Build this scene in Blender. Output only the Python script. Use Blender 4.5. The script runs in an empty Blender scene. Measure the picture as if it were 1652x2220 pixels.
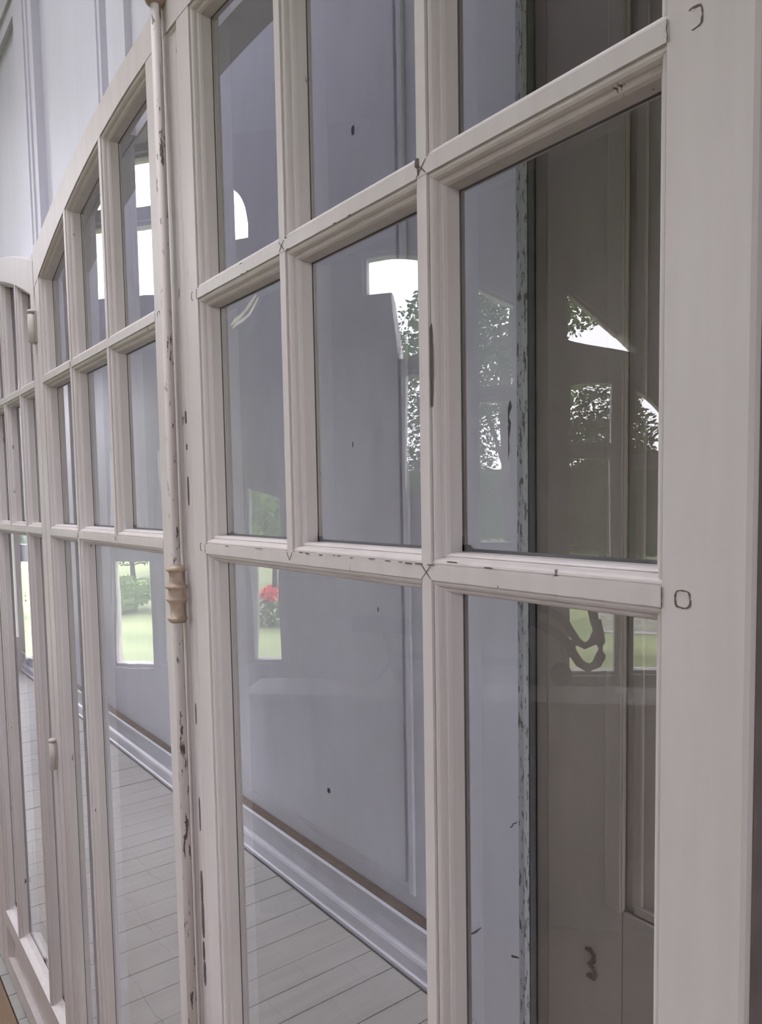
import bpy, bmesh, math, random
from mathutils import Vector, Matrix

# ------------------------------------------------------------------ camera, world, light
SC = bpy.context.scene
COL = SC.collection
EYE = 1.45                      # camera height above the floor
CAMY = -0.395
cam_d = bpy.data.cameras.new('camera')
cam = bpy.data.objects.new('camera', cam_d)
COL.objects.link(cam)
cam_d.sensor_fit = 'VERTICAL'
cam_d.sensor_height = 36.0
cam_d.lens = 1620.0 / 2220.0 * 36.0
cam_d.shift_y = 82.4 / 2220.0
cam_d.clip_start = 0.02
cam_d.clip_end = 500
yaw, pit, rol = math.radians(52.951), math.radians(-4.037), math.radians(-0.995)
fw = Vector((-math.sin(yaw) * math.cos(pit), math.cos(yaw) * math.cos(pit), math.sin(pit)))
rt0 = Vector((math.cos(yaw), math.sin(yaw), 0))
up0 = rt0.cross(fw)
rt = rt0 * math.cos(rol) + up0 * math.sin(rol)
up = up0 * math.cos(rol) - rt0 * math.sin(rol)
cam.matrix_world = Matrix(((rt.x, up.x, -fw.x, 0), (rt.y, up.y, -fw.y, CAMY), (rt.z, up.z, -fw.z, EYE), (0, 0, 0, 1)))
SC.camera = cam

SC.view_settings.view_transform = 'Standard'
SC.view_settings.look = 'None'
SC.view_settings.gamma = 1.0
SC.view_settings.use_curve_mapping = False
SC.view_settings.exposure = 0.98
SC.cycles.max_bounces = 7
SC.cycles.diffuse_bounces = 4
SC.cycles.glossy_bounces = 3
SC.cycles.transparent_max_bounces = 16
SC.cycles.use_adaptive_sampling = True
SC.cycles.adaptive_threshold = 0.1
SC.cycles.adaptive_min_samples = 16
SC.cycles.use_denoising = True

SKY = 7.0
world = bpy.data.worlds.new('overcast_sky')
SC.world = world
world.use_nodes = True
wn = world.node_tree.nodes
wl = world.node_tree.links
bgn = wn['Background']
bgn.inputs['Strength'].default_value = SKY
tc = wn.new('ShaderNodeTexCoord')
nz = wn.new('ShaderNodeTexNoise')
nz.inputs['Scale'].default_value = 2.2
nz.inputs['Detail'].default_value = 4
cr = wn.new('ShaderNodeValToRGB')
cr.color_ramp.elements[0].position = 0.3
cr.color_ramp.elements[0].color = (0.86, 0.855, 0.97, 1)
cr.color_ramp.elements[1].position = 0.7
cr.color_ramp.elements[1].color = (1.0, 0.97, 1.0, 1)
wl.new(tc.outputs['Generated'], nz.inputs['Vector'])
wl.new(nz.outputs['Fac'], cr.inputs['Fac'])
wl.new(cr.outputs['Color'], bgn.inputs['Color'])

# garden wall: canted at 45 degrees to the door screen; (u, z) are metres along it and above the floor
AZ = math.radians(-132)
GN = Vector((math.cos(AZ), math.sin(AZ), 0))          # outward
GT = Vector((-GN.y, GN.x, 0))                         # along
GO = Vector((0, 0.435, 0)) + GN * 3.7
def gpt(u, z, n=0.0):
    p = GO + GT * u + GN * n
    return Vector((p.x, p.y, z))

def portal(name, centre, direction, sx, sy):
    d = bpy.data.lights.new(name, 'AREA')
    d.shape = 'RECTANGLE'
    d.size = sx
    d.size_y = sy
    d.cycles.is_portal = True
    o = bpy.data.objects.new(name, d)
    COL.objects.link(o)
    o.location = centre
    o.rotation_euler = Vector(direction).to_track_quat('-Z', 'Z').to_euler()
    return o
portal('garden_window_portal', gpt(-0.4, 1.9, 0.32), -GN, 6.2, 3.2)
portal('room_roof_portal', (-1.475, -0.69, 3.42), (0, 0, -1), 1.25, 1.02)
portal('side_window_portal', (2.78, -1.69, 1.85), (-1, 0, 0), 1.3, 1.3)
portal('passage_roof_portal', (-4.25, 0.525, 6.52), (0, 0, -1), 4.7, 0.91)
portal('passage_end_portal', (2.72, 0.54, 1.35), (-1, 0, 0), 0.76, 2.1)
portal('passage_window_portal', (-7.1, 0.53, 1.4), (1, 0, 0), 0.85, 2.2)

# ------------------------------------------------------------------ materials
def new_mat(name):
    m = bpy.data.materials.new(name)
    m.use_nodes = True
    nt = m.node_tree
    return m, nt, nt.nodes['Principled BSDF']
def N(nt, kind, **kw):
    n = nt.nodes.new(kind)
    for k, v in kw.items():
        if k in n.inputs:
            n.inputs[k].default_value = v
        else:
            setattr(n, k, v)
    return n
def ramp(nt, a, ca, b, cb):
    r = nt.nodes.new('ShaderNodeValToRGB')
    r.color_ramp.elements[0].position = a
    r.color_ramp.elements[0].color = (*ca, 1)
    r.color_ramp.elements[1].position = b
    r.color_ramp.elements[1].color = (*cb, 1)
    return r
def mixc(nt):
    n = nt.nodes.new('ShaderNodeMix')
    n.data_type = 'RGBA'
    return n
def paint(name, c1, c2, rough=0.45, chip=0.0, chip_col=(0.09, 0.07, 0.055), grain=(40, 40, 3), bump=0.12, chip_scale=(60, 60, 14)):
    m, nt, p = new_mat(name)
    tcn = N(nt, 'ShaderNodeTexCoord')
    mp = N(nt, 'ShaderNodeMapping')
    mp.inputs['Scale'].default_value = grain
    nt.links.new(tcn.outputs['Object'], mp.inputs['Vector'])
    n1 = N(nt, 'ShaderNodeTexNoise', Scale=1.0, Detail=5.0, Roughness=0.6)
    nt.links.new(mp.outputs['Vector'], n1.inputs['Vector'])
    r1 = ramp(nt, 0.3, c1, 0.7, c2)
    nt.links.new(n1.outputs['Fac'], r1.inputs['Fac'])
    col = r1.outputs['Color']
    n2 = N(nt, 'ShaderNodeTexNoise', Scale=2.3, Detail=3.0)
    nt.links.new(tcn.outputs['Object'], n2.inputs['Vector'])
    mx = mixc(nt)
    mx.blend_type = 'MULTIPLY'
    mx.inputs['Factor'].default_value = 1.0
    r2 = ramp(nt, 0.3, (0.93, 0.92, 0.90), 0.7, (1, 1, 1))
    nt.links.new(n2.outputs['Fac'], r2.inputs['Fac'])
    nt.links.new(col, mx.inputs['A'])
    nt.links.new(r2.outputs['Color'], mx.inputs['B'])
    col = mx.outputs['Result']
    hgt = n1.outputs['Fac']
    if chip > 0:
        mp2 = N(nt, 'ShaderNodeMapping')
        mp2.inputs['Scale'].default_value = chip_scale
        nt.links.new(tcn.outputs['Object'], mp2.inputs['Vector'])
        n3 = N(nt, 'ShaderNodeTexNoise', Scale=1.0, Detail=6.0, Roughness=0.65)
        nt.links.new(mp2.outputs['Vector'], n3.inputs['Vector'])
        th = 0.80 - chip
        r3 = ramp(nt, th, (0, 0, 0), th + 0.02, (1, 1, 1))
        nt.links.new(n3.outputs['Fac'], r3.inputs['Fac'])
        mx2 = mixc(nt)
        nt.links.new(r3.outputs['Color'], mx2.inputs['Factor'])
        nt.links.new(col, mx2.inputs['A'])
        mx2.inputs['B'].default_value = (*chip_col, 1)
        col = mx2.outputs['Result']
    nt.links.new(col, p.inputs['Base Color'])
    p.inputs['Roughness'].default_value = rough
    bp = N(nt, 'ShaderNodeBump', Strength=bump, Distance=0.002)
    nt.links.new(hgt, bp.inputs['Height'])
    nt.links.new(bp.outputs['Normal'], p.inputs['Normal'])
    return m
def plain(name, c, rough=0.6, metal=0.0):
    m, nt, p = new_mat(name)
    tcn = N(nt, 'ShaderNodeTexCoord')
    n1 = N(nt, 'ShaderNodeTexNoise', Scale=25.0, Detail=4.0)
    nt.links.new(tcn.outputs['Object'], n1.inputs['Vector'])
    r1 = ramp(nt, 0.3, tuple(x * 0.85 for x in c), 0.7, tuple(min(1, x * 1.1) for x in c))
    nt.links.new(n1.outputs['Fac'], r1.inputs['Fac'])
    nt.links.new(r1.outputs['Color'], p.inputs['Base Color'])
    p.inputs['Roughness'].default_value = rough
    p.inputs['Metallic'].default_value = metal
    return m
def glass(name, tint=(0.955, 0.965, 0.965), ior=1.72, wave=0.05, scale=5.0):
    m = bpy.data.materials.new(name)
    m.use_nodes = True
    nt = m.node_tree
    nt.nodes.clear()
    out = N(nt, 'ShaderNodeOutputMaterial')
    tr = N(nt, 'ShaderNodeBsdfTransparent')
    tr.inputs['Color'].default_value = (*tint, 1)
    gl = N(nt, 'ShaderNodeBsdfGlossy')
    gl.inputs['Roughness'].default_value = 0.0
    gl.inputs['Color'].default_value = (1, 1, 1, 1)
    fr = N(nt, 'ShaderNodeFresnel', IOR=ior)
    mx = N(nt, 'ShaderNodeMixShader')
    if wave > 0:
        tcn = N(nt, 'ShaderNodeTexCoord')
        mp = N(nt, 'ShaderNodeMapping')
        mp.inputs['Scale'].default_value = (1.6, 1, 0.7)
        nt.links.new(tcn.outputs['Object'], mp.inputs['Vector'])
        n1 = N(nt, 'ShaderNodeTexNoise', Scale=scale, Detail=1.0)
        nt.links.new(mp.outputs['Vector'], n1.inputs['Vector'])
        bp = N(nt, 'ShaderNodeBump', Strength=wave, Distance=0.02)
        nt.links.new(n1.outputs['Fac'], bp.inputs['Height'])
        nt.links.new(bp.outputs['Normal'], gl.inputs['Normal'])
    nt.links.new(fr.outputs['Fac'], mx.inputs['Fac'])
    nt.links.new(tr.outputs['BSDF'], mx.inputs[1])
    nt.links.new(gl.outputs['BSDF'], mx.inputs[2])
    nt.links.new(mx.outputs['Shader'], out.inputs['Surface'])
    return m
M = {}
M['frame'] = paint('door_paint', (0.60, 0.545, 0.54), (0.66, 0.61, 0.60), chip=0.115, bump=0.2)
M['rod'] = paint('rod_paint', (0.53, 0.47, 0.455), (0.60, 0.55, 0.535), chip=0.215, chip_scale=(120, 120, 26), rough=0.6)
M['brass'] = paint('worn_brass_paint', (0.33, 0.235, 0.165), (0.52, 0.42, 0.34), rough=0.42, chip=0.12, chip_col=(0.22, 0.15, 0.09), grain=(70, 70, 60))
M['hinge'] = paint('hinge_paint', (0.48, 0.43, 0.40), (0.58, 0.53, 0.50), rough=0.4, chip=0.1)
M['chip'] = plain('bare_old_paint', (0.115, 0.09, 0.085), 0.8)
M['putty'] = plain('dark_putty', (0.10, 0.10, 0.105), 0.9)
M['crack'] = plain('crack_dirt', (0.14, 0.11, 0.09), 0.9)
M['flake'] = plain('white_paint_flake', (0.88, 0.86, 0.86), 0.6)
M['over'] = paint('overdoor_paint', (0.61, 0.60, 0.68), (0.67, 0.66, 0.735), grain=(14, 14, 1.2), bump=0.08)
M['back'] = paint('passage_paint', (0.72, 0.72, 0.80), (0.77, 0.77, 0.85), grain=(12, 12, 4), bump=0.05)
M['taupe'] = paint('taupe_paint', (0.305, 0.268, 0.238), (0.345, 0.302, 0.27), grain=(9, 9, 3), bump=0.05)
M['peel'] = paint('peeling_paint', (0.40, 0.42, 0.45), (0.50, 0.52, 0.55), chip=0.24, chip_col=(0.12, 0.11, 0.11), chip_scale=(130, 130, 30))
M['dust'] = plain('brown_dust', (0.17, 0.135, 0.11), 0.95)
M['plank'] = paint('whitewashed_plank', (0.43, 0.42, 0.41), (0.49, 0.48, 0.465), grain=(30, 2, 30), bump=0.05, rough=0.5)
M['floor'] = paint('oak_plank', (0.22, 0.145, 0.09), (0.30, 0.205, 0.13), grain=(3, 30, 30), rough=0.45)
M['room'] = paint('room_wall_paint', (0.40, 0.37, 0.36), (0.46, 0.43, 0.41), grain=(6, 6, 2), bump=0.05)
M['wframe'] = paint('garden_window_paint', (0.42, 0.39, 0.38), (0.48, 0.45, 0.44), grain=(20, 20, 3))
M['ceil'] = paint('ceiling_paint', (0.66, 0.65, 0.64), (0.72, 0.71, 0.70), grain=(3, 3, 3), bump=0.03)
M['glass'] = glass('old_window_glass', wave=0.035)
M['gglass'] = glass('garden_window_glass', wave=0.0, ior=1.5)

# ------------------------------------------------------------------ helpers
def link(name, me, mat, parent=None, smooth=False):
    o = bpy.data.objects.new(name, me)
    COL.objects.link(o)
    if mat is not None and len(me.materials) == 0:
        me.materials.append(mat)
    if parent is not None:
        o.parent = parent
    if smooth:
        for p in me.polygons:
            p.use_smooth = True
    return o
def mesh(name, verts, faces):
    me = bpy.data.meshes.new(name)
    me.from_pydata([tuple(v) for v in verts], [], faces)
    bm = bmesh.new()
    bm.from_mesh(me)
    bmesh.ops.recalc_face_normals(bm, faces=bm.faces)
    bm.to_mesh(me)
    bm.free()
    me.update()
    return me
def empty(name, loc=(0, 0, 0), parent=None):
    o = bpy.data.objects.new(name, None)
    o.empty_display_size = 0.1
    COL.objects.link(o)
    o.location = loc
    if parent is not None:
        o.parent = parent
    return o
def tag(o, label=None, cat=None, group=None, kind=None):
    if label: o['label'] = label
    if cat: o['category'] = cat
    if group: o['group'] = group
    if kind: o['kind'] = kind
    return o
def box(x0, x1, y0, y1, z0, z1):
    v = [(x0, y0, z0), (x1, y0, z0), (x1, y1, z0), (x0, y1, z0), (x0, y0, z1), (x1, y0, z1), (x1, y1, z1), (x0, y1, z1)]
    f = [(0, 3, 2, 1), (4, 5, 6, 7), (0, 1, 5, 4), (1, 2, 6, 5), (2, 3, 7, 6), (3, 0, 4, 7)]
    return v, f
def bevel(me, w, seg=2):
    bm = bmesh.new()
    bm.from_mesh(me)
    bmesh.ops.bevel(bm, geom=list(bm.edges), offset=w, segments=seg, affect='EDGES', profile=0.6)
    bm.to_mesh(me)
    bm.free()
def bx(name, x0, x1, y0, y1, z0, z1, mat, parent=None, bev=0.0):
    v, f = box(x0, x1, y0, y1, z0, z1)
    me = mesh(name, v, f)
    if bev:
        bevel(me, bev)
    return link(name, me, mat, parent)
def sweep(name, frames, prof, mat, parent=None, smooth=False):
    """closed profile [(a, b)...] swept along frames [(origin, axis_a, axis_b)...]"""
    n = len(prof)
    v = []
    for o, a, b in frames:
        for p, q in prof:
            v.append(Vector(o) + Vector(a) * p + Vector(b) * q)
    f = []
    for i in range(len(frames) - 1):
        for k in range(n):
            k2 = (k + 1) % n
            f.append((i * n + k, i * n + k2, (i + 1) * n + k2, (i + 1) * n + k))
    f.append(tuple(range(n)))
    f.append(tuple(range((len(frames) - 1) * n, len(frames) * n)))
    return link(name, mesh(name, v, f), mat, parent, smooth)
def lathe(name, cx, cy, prof, mat, parent=None, seg=20):
    v, f = [], []
    for r, z in prof:
        for k in range(seg):
            a = 2 * math.pi * k / seg
            v.append((cx + r * math.cos(a), cy + r * math.sin(a), z))
    for i in range(len(prof) - 1):
        for k in range(seg):
            k2 = (k + 1) % seg
            f.append((i * seg + k, i * seg + k2, (i + 1) * seg + k2, (i + 1) * seg + k))
    f.append(tuple(range(seg)))
    f.append(tuple(range((len(prof) - 1) * seg, len(prof) * seg)))
    return link(name, mesh(name, v, f), mat, parent, True)
def tube(pts, r, seg=8):
    pts = [Vector(p) for p in pts]
    v, f = [], []
    for i, p in enumerate(pts):
        t = (pts[min(i + 1, len(pts) - 1)] - pts[max(i - 1, 0)]).normalized()
        a = t.cross(Vector((0, 0, 1)))
        if a.length < 1e-3:
            a = t.cross(Vector((1, 0, 0)))
        a.normalize()
        b = t.cross(a)
        for k in range(seg):
            th = 2 * math.pi * k / seg
            v.append(p + a * (r * math.cos(th)) + b * (r * math.sin(th)))
    for i in range(len(pts) - 1):
        for k in range(seg):
            k2 = (k + 1) % seg
            f.append((i * seg + k, i * seg + k2, (i + 1) * seg + k2, (i + 1) * seg + k))
    f.append(tuple(range(seg)))
    f.append(tuple(range((len(pts) - 1) * seg, len(pts) * seg)))
    return v, f
def ribbon(name, pts, width, mat, parent, y=None, thick=0.0004, rng=None, jag=0.0):
    """thin raised line on a surface parallel to the door plane: pts [(x, z)] at depth y; a sliver with real thickness"""
    v, f = [], []
    n = len(pts)
    for i, (x, z) in enumerate(pts):
        x2, z2 = pts[min(i + 1, n - 1)]
        x1, z1 = pts[max(i - 1, 0)]
        dx, dz = x2 - x1, z2 - z1
        L = math.hypot(dx, dz) or 1
        nx, nz_ = -dz / L, dx / L
        w = width * (0.5 if i in (0, n - 1) else 1.0)
        if rng:
            w *= rng.uniform(1 - jag, 1 + jag)
        for s in (-0.5, 0.5):
            v.append((x + nx * w * s, y, z + nz_ * w * s))
            v.append((x + nx * w * s, y - thick, z + nz_ * w * s))
    for i in range(n - 1):
        a, b = i * 4, (i + 1) * 4
        f += [(a + 1, b + 1, b + 3, a + 3), (a, a + 2, b + 2, b), (a, b, b + 1, a + 1), (a + 2, a + 3, b + 3, b + 2)]
    return link(name, mesh(name, v, f), mat, parent)
def strip_wall(name, P, u0, u1, z0, z1, holes, thick, mat, parent=None, step=0.05):
    """wall of thickness `thick` between u0..u1, z0..z1 with openings (ua, ub, f0, f1); P(u, z, n) gives the point"""
    br = {u0, u1}
    for ua, ub, f0, f1 in holes:
        br.add(ua); br.add(ub)
        k = max(1, int((ub - ua) / step))
        if callable(f0) or callable(f1):
            for i in range(k + 1):
                br.add(ua + (ub - ua) * i / k)
    br = sorted(b for b in br if u0 - 1e-9 <= b <= u1 + 1e-9)
    ev = lambda f_, u: f_(u) if callable(f_) else f_
    v, f = [], []
    for a, b in zip(br[:-1], br[1:]):
        if b - a < 1e-6:
            continue
        m = (a + b) / 2
        hs = sorted([h for h in holes if h[0] < m < h[1]], key=lambda h: ev(h[2], m))
        lo = (z0, z0)
        segs = []
        for h in hs:
            segs.append((lo, (ev(h[2], a), ev(h[2], b))))
            lo = (ev(h[3], a), ev(h[3], b))
        segs.append((lo, (z1, z1)))
        for (la, lb), (ha, hb) in segs:
            if ha - la < 1e-5 and hb - lb < 1e-5:
                continue
            i = len(v)
            for n in (0, thick):
                v += [P(a, la, n), P(b, lb, n), P(b, hb, n), P(a, ha, n)]
            f += [(i, i + 1, i + 2, i + 3), (i + 4, i + 7, i + 6, i + 5), (i, i + 4, i + 5, i + 1), (i + 3, i + 2, i + 6, i + 7), (i, i + 3, i + 7, i + 4), (i + 1, i + 5, i + 6, i + 2)]
    return link(name, mesh(name, v, f), mat, parent)

# ------------------------------------------------------------------ the glazed door leaves
R1, R2 = EYE + 0.257, EYE - 0.0615           # centre heights of the two glazing bars
GB = 0.228                                   # top of the bottom rail
GLY = 0.027                                  # depth of the glass behind the face
# half profile of a moulding, from the edge of the flat fillet outwards: (offset, depth)
OG = [(0.0, 0.0), (0.0001, 0.0026), (0.0009, 0.0030), (0.0015, 0.0020), (0.0030, 0.0022), (0.0047, 0.0034), (0.0058, 0.0058), (0.0062, 0.0080), (0.0070, 0.0090), (0.0078, 0.0084), (0.0092, 0.0096), (0.0104, 0.0124), (0.0104, GLY + 0.004)]
def bar_profile(hf):
    pr = [(-hf - o, d) for o, d in reversed(OG)] + [(hf + o, d) for o, d in OG]
    return pr
def stile_profile(inner, outer, th=0.04):
    """inner edge carries the moulding, outer edge is rounded; returns (x, y)"""
    s = 1 if outer > inner else -1
    pr = [(inner - s * o, d) for o, d in reversed(OG)]
    pr += [(outer - s * 0.004, 0.0), (outer - s * 0.0012, 0.0011), (outer, 0.004), (outer, th), (inner, th)]
    return pr
def up_frames(za, zb):
    return [((0, 0, za), (1, 0, 0), (0, 1, 0)), ((0, 0, zb), (1, 0, 0), (0, 1, 0))]
def arch_top(xc):
    return lambda x: EYE + 0.648 - 0.215 * (x - xc) ** 2
def arch_in(xc):
    return lambda x: EYE + 0.601 - 0.262 * (x - xc) ** 2
rng = random.Random(4)
def jag_patch(name, cx, cz, w, h, y, parent, mat, seed, n=26, slope=0.0, thick=0.0005):
    """irregular patch of lost paint lying on a face; slope tilts it in depth along x"""
    r = random.Random(seed)
    v = []
    for k in range(n):
        a = 2 * math.pi * k / n
        q = r.uniform(0.68, 1.0)
        cxa = math.copysign(abs(math.cos(a)) ** 0.6, math.cos(a))
        sza = math.copysign(abs(math.sin(a)) ** 0.8, math.sin(a))
        dx = 0.5 * w * cxa * q
        v.append((cx + dx, y + dx * slope, cz + 0.5 * h * sza * r.uniform(0.85, 1.0)))
    v2 = [(a, b - thick, c) for a, b, c in v]
    f = [tuple(range(n, 2 * n)), tuple(range(n))]
    f += [(k, (k + 1) % n, n + (k + 1) % n, n + k) for k in range(n)]
    return link(name, mesh(name, v + v2, f), mat, parent)

def leaf(name, label, xl, xr, xl_out, xr_out, muntins, xc, left_prof=None, tilts={}, short=()):
    """xl..xr: inner edges of the stiles; muntins: centre lines; xc: centre of the arch"""
    root = empty(name, ((xl + xr) / 2, 0, 0))
    tag(root, label, 'door', kind='structure')
    root_x = (xl + xr) / 2
    top, inn = arch_top(xc), arch_in(xc)
    def own(o):
        o.location.x -= root_x
        return o
    FR = M['frame']
    own(sweep('stile', up_frames(0.012, top(xl)), left_prof or stile_profile(xl, xl_out), FR, root))
    own(sweep('stile', up_frames(0.012, top(xr)), stile_profile(xr, xr_out), FR, root))
    # arched top rail
    prof = None
    fr = []
    n = 24
    for i in range(n + 1):
        x = xl_out + (xr_out - xl_out) * i / n
        zi, zt = inn(x), top(x)
        fr.append((x, zi, zt))
    v, f = [], []
    for x, zi, zt in fr:
        pr = [(zi - o, d) for o, d in reversed(OG)] + [(zt - 0.003, 0.0), (zt, 0.003), (zt, 0.04), (zi, 0.04)]
        for z, y in pr:
            v.append((x, y - 0.0005 if y < 0.039 else y, z))
    k = len(OG) + 4
    for i in range(n):
        for j in range(k):
            j2 = (j + 1) % k
            f.append((i * k + j, i * k + j2, (i + 1) * k + j2, (i + 1) * k + j))
    f.append(tuple(range(k)))
    f.append(tuple(range(n * k, (n + 1) * k)))
    own(link('top_rail', mesh('top_rail', v, f), FR, root))
    # glazing bars
    for zc in (R1, R2):
        own(sweep('glazing_bar', [((xl - 0.003, -0.0007, zc), (0, 0, 1), (0, 1, 0)), ((xr + 0.001, -0.0007, zc), (0, 0, 1), (0, 1, 0))], bar_profile(0.0060), FR, root))
    for xm in muntins:
        own(sweep('muntin', up_frames(R2 if xm in short else GB - 0.03, inn(xm) + 0.004), [(xm + a, b - 0.0003) for a, b in bar_profile(0.0055)], FR, root))
    # bottom rail, sloping weathered top, lower panel
    pr = [(0.17, 0.0), (GB - 0.012, 0.0), (GB - 0.010, 0.003), (GB - 0.002, 0.014), (GB + 0.004, GLY), (GB + 0.004, 0.04), (0.17, 0.04)]
    own(sweep('bottom_rail', [((xl - 0.002, -0.0005, 0), (0, 0, 1), (0, 1, 0)), ((xr + 0.002, -0.0005, 0), (0, 0, 1), (0, 1, 0))], pr, FR, root))
    own(bx('lower_panel', xl, xr, 0.014, 0.03, 0.06, 0.172, FR, root))
    own(bx('kick_rail', xl - 0.002, xr + 0.002, -0.0005, 0.04, 0.012, 0.07, FR, root, 0.002))
    # panes and the dark line of putty round each
    for r_, (z0, z1) in enumerate([(GB, R2), (R2, R1), (R1, None)]):
        xs = [xl] + [m_ for m_ in muntins if r_ > 0 or m_ not in short] + [xr]
        for c in range(len(xs) - 1):
            a = xs[c] + (0.0055 if c > 0 else 0) + 0.0100
            b = xs[c + 1] - (0.0055 if c < len(xs) - 2 else 0) - 0.0100
            za = z0 + (0.002 if r_ == 0 else 0.0160)
            tz = (lambda x: inn(x) - 0.0100) if z1 is None else (lambda x: z1 - 0.0160)
            cx_, cz_ = (a + b) / 2, (za + tz((a + b) / 2)) / 2
            m_ = 6 if z1 is None else 1
            top_pts = [(b + (a - b) * i / m_, tz(b + (a - b) * i / m_)) for i in range(m_ + 1)]
            ring = [(a, za), (b, za)] + top_pts
            e = 0.006
            big = [(a - e, za - e), (b + e, za - e)] + [(x + (e if i == 0 else -e if i == m_ else 0), z + e) for i, (x, z) in enumerate(top_pts)]
            tx, tzr = tilts.get((c, r_), (0, 0))
            nn = len(big)
            vv = [(x - cx_, -0.0012, z - cz_) for x, z in big] + [(x - cx_, 0.0012, z - cz_) for x, z in big]
            # one sheet of thin glass; the reflection of both faces is in its Fresnel term
            me = mesh('glass_pane', [(x - cx_, 0, z - cz_) for x, z in big], [tuple(range(nn))])
            g = link('glass_pane', me, M['glass'], root)
            g.location = (cx_ - root_x, GLY, cz_)
            g.rotation_euler = (math.radians(tx), 0, math.radians(tzr))
            # putty
            w = 0.0017
            inner = [(a + w, za + w * 1.7), (b - w, za + w * 1.7)] + [(x + (-w if i == 0 else w if i == m_ else 0), z - w) for i, (x, z) in enumerate(top_pts)]
            outer = [(a - 0.002, za - 0.002), (b + 0.002, za - 0.002)] + [(x + (0.002 if i == 0 else -0.002 if i == m_ else 0), z + 0.002) for i, (x, z) in enumerate(top_pts)]
            y0, y1 = GLY - 0.0040, GLY - 0.0012
            vv = [(x, y1, z) for x, z in outer] + [(x, y1, z) for x, z in inner] + [(x, y0, z) for x, z in outer]
            ff = []
            for i in range(nn):
                j = (i + 1) % nn
                ff += [(i, j, nn + j, nn + i), (2 * nn + i, nn + i, nn + j, 2 * nn + j)]
            pl_ = link('putty_line', mesh('putty_line', vv, ff), M['putty'], g)
            pl_.location = (-cx_, -GLY, -cz_)
    return root, own

XC1 = -0.97
# leaf beside the camera: its meeting stile carries a hollow moulding
lp = [(-0.8935 + o, d) for o, d in reversed(OG)]
lp += [(-0.930, 0.0), (-0.9345, 0.0014), (-0.940, 0.0035), (-0.955, 0.0040), (-0.9625, 0.0025), (-0.9645, 0.0), (-0.9775, 0.0), (-0.9790, 0.0012), (-0.9790, 0.04), (-0.8935, 0.04)]
d1, own1 = leaf('door_1', 'near glazed door leaf with wide pegged stile, white bars and three columns of panes',
                -0.8935, -0.2495, -0.979, -0.196, (-0.6815, -0.4615), XC1, lp, short=(-0.6815,))
M['edge_brown'] = plain('dark_brown_edge', (0.155, 0.12, 0.112), 0.8)
own1(bx('stile_edge', -0.1962, -0.1940, 0.0045, 0.0405, 0.012, 2.02, M['edge_brown'], d1))  # dark brown strip covering the outer edge face of the stile
d2, own2 = leaf('door_2', 'middle glazed door leaf with arched top rail, beside the iron bolt rod',
                -1.684, -1.040, -1.7215, -0.984, (-1.4718, -1.2518), XC1, short=(-1.2518,))
d3, own3 = leaf('door_3', 'far glazed door leaf at the edge of the picture, behind two barrel hinges',
                -2.445, -1.760, -2.510, -1.7265, (-2.265, -2.085, -1.905), -2.52, short=(-2.085,))
d4, own4 = leaf('door_4', 'farthest glazed door leaf, only its edge in the picture',
                -3.280, -2.595, -3.318, -2.528, (-3.10, -2.92, -2.74), -2.52, short=(-2.92,))

# bolt rod (espagnolette) running down the meeting of door_1 and door_2
rod = empty('bolt_rod', (-0.970, -0.0105, 0.0))
tag(rod, 'slim painted iron bolt rod with turned brass collars between the door leaves', 'bolt')
def rodpart(o):
    o.location.x += 0.970
    o.location.y += 0.0105
    return o
rodpart(lathe('shaft', -0.970, -0.0105, [(0.0066, 0.05), (0.0066, 2.25)], M['rod'], rod, 18))
kz = EYE - 0.127
KN = [(0.0062, 0.0410), (0.0080, 0.0400), (0.0118, 0.0378), (0.0136, 0.0350), (0.0134, 0.0332), (0.0108, 0.0318), (0.0098, 0.0300), (0.0094, 0.0240), (0.0098, 0.0185), (0.0116, 0.0150), (0.0150, 0.0128),
      (0.0156, 0.0116), (0.0148, 0.0098), (0.0118, 0.0088), (0.0112, 0.0070), (0.0112, 0.0010), (0.0120, -0.0020), (0.0148, -0.0046), (0.0150, -0.0060), (0.0126, -0.0086), (0.0106, -0.0110), (0.0098, -0.0160), (0.0096, -0.0230),
      (0.0102, -0.0280), (0.0112, -0.0296), (0.0138, -0.0306), (0.0138, -0.0320), (0.0120, -0.0350), (0.0092, -0.0375), (0.0062, -0.0382)]
rodpart(lathe('collar', -0.970, -0.0105, [(r, kz + z) for r, z in KN], M['brass'], rod, 28))
kt = EYE + 0.650
KT = [(0.0060, -0.016), (0.0092, -0.0155), (0.0122, -0.0125), (0.0140, -0.0075), (0.0140, -0.002), (0.0124, 0.004), (0.0112, 0.012), (0.0112, 0.030), (0.0135, 0.040), (0.0100, 0.048), (0.006, 0.050)]
rodpart(lathe('collar', -0.970, -0.0105, [(r, kt + z) for r, z in KT], M['brass'], rod, 28))
rodpart(bx('bracket', -0.9795, -0.9605, -0.006, 0.0, kz - 0.012, kz + 0.012, M['brass'], rod, 0.002))

# barrel hinges between door_2 and door_3
for k, (hz, lab) in enumerate(((EYE + 0.372, 'upper painted barrel hinge between the far door leaves'), (EYE - 0.553, 'lower rusty barrel hinge between the far door leaves'))):
    h = empty('barrel_hinge', (-1.727, -0.006, hz))
    tag(h, lab, 'hinge', 'barrel hinges')
    for nm, a, b in (('knuckle', -0.034, 0.028),):
        o = lathe(nm, 0, 0, [(0.005, a), (0.0085, a + 0.003), (0.0085, b - 0.003), (0.005, b)], M['hinge'], h, 16)
    lathe('pin_cap', 0, 0, [(0.003, 0.028), (0.0092, 0.030), (0.0092, 0.034), (0.004, 0.037)], M['hinge'], h, 16)
    bx('hinge_plate', -0.012, 0.012, 0.0035, 0.0052, -0.032, 0.030, M['hinge'], h)

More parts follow.
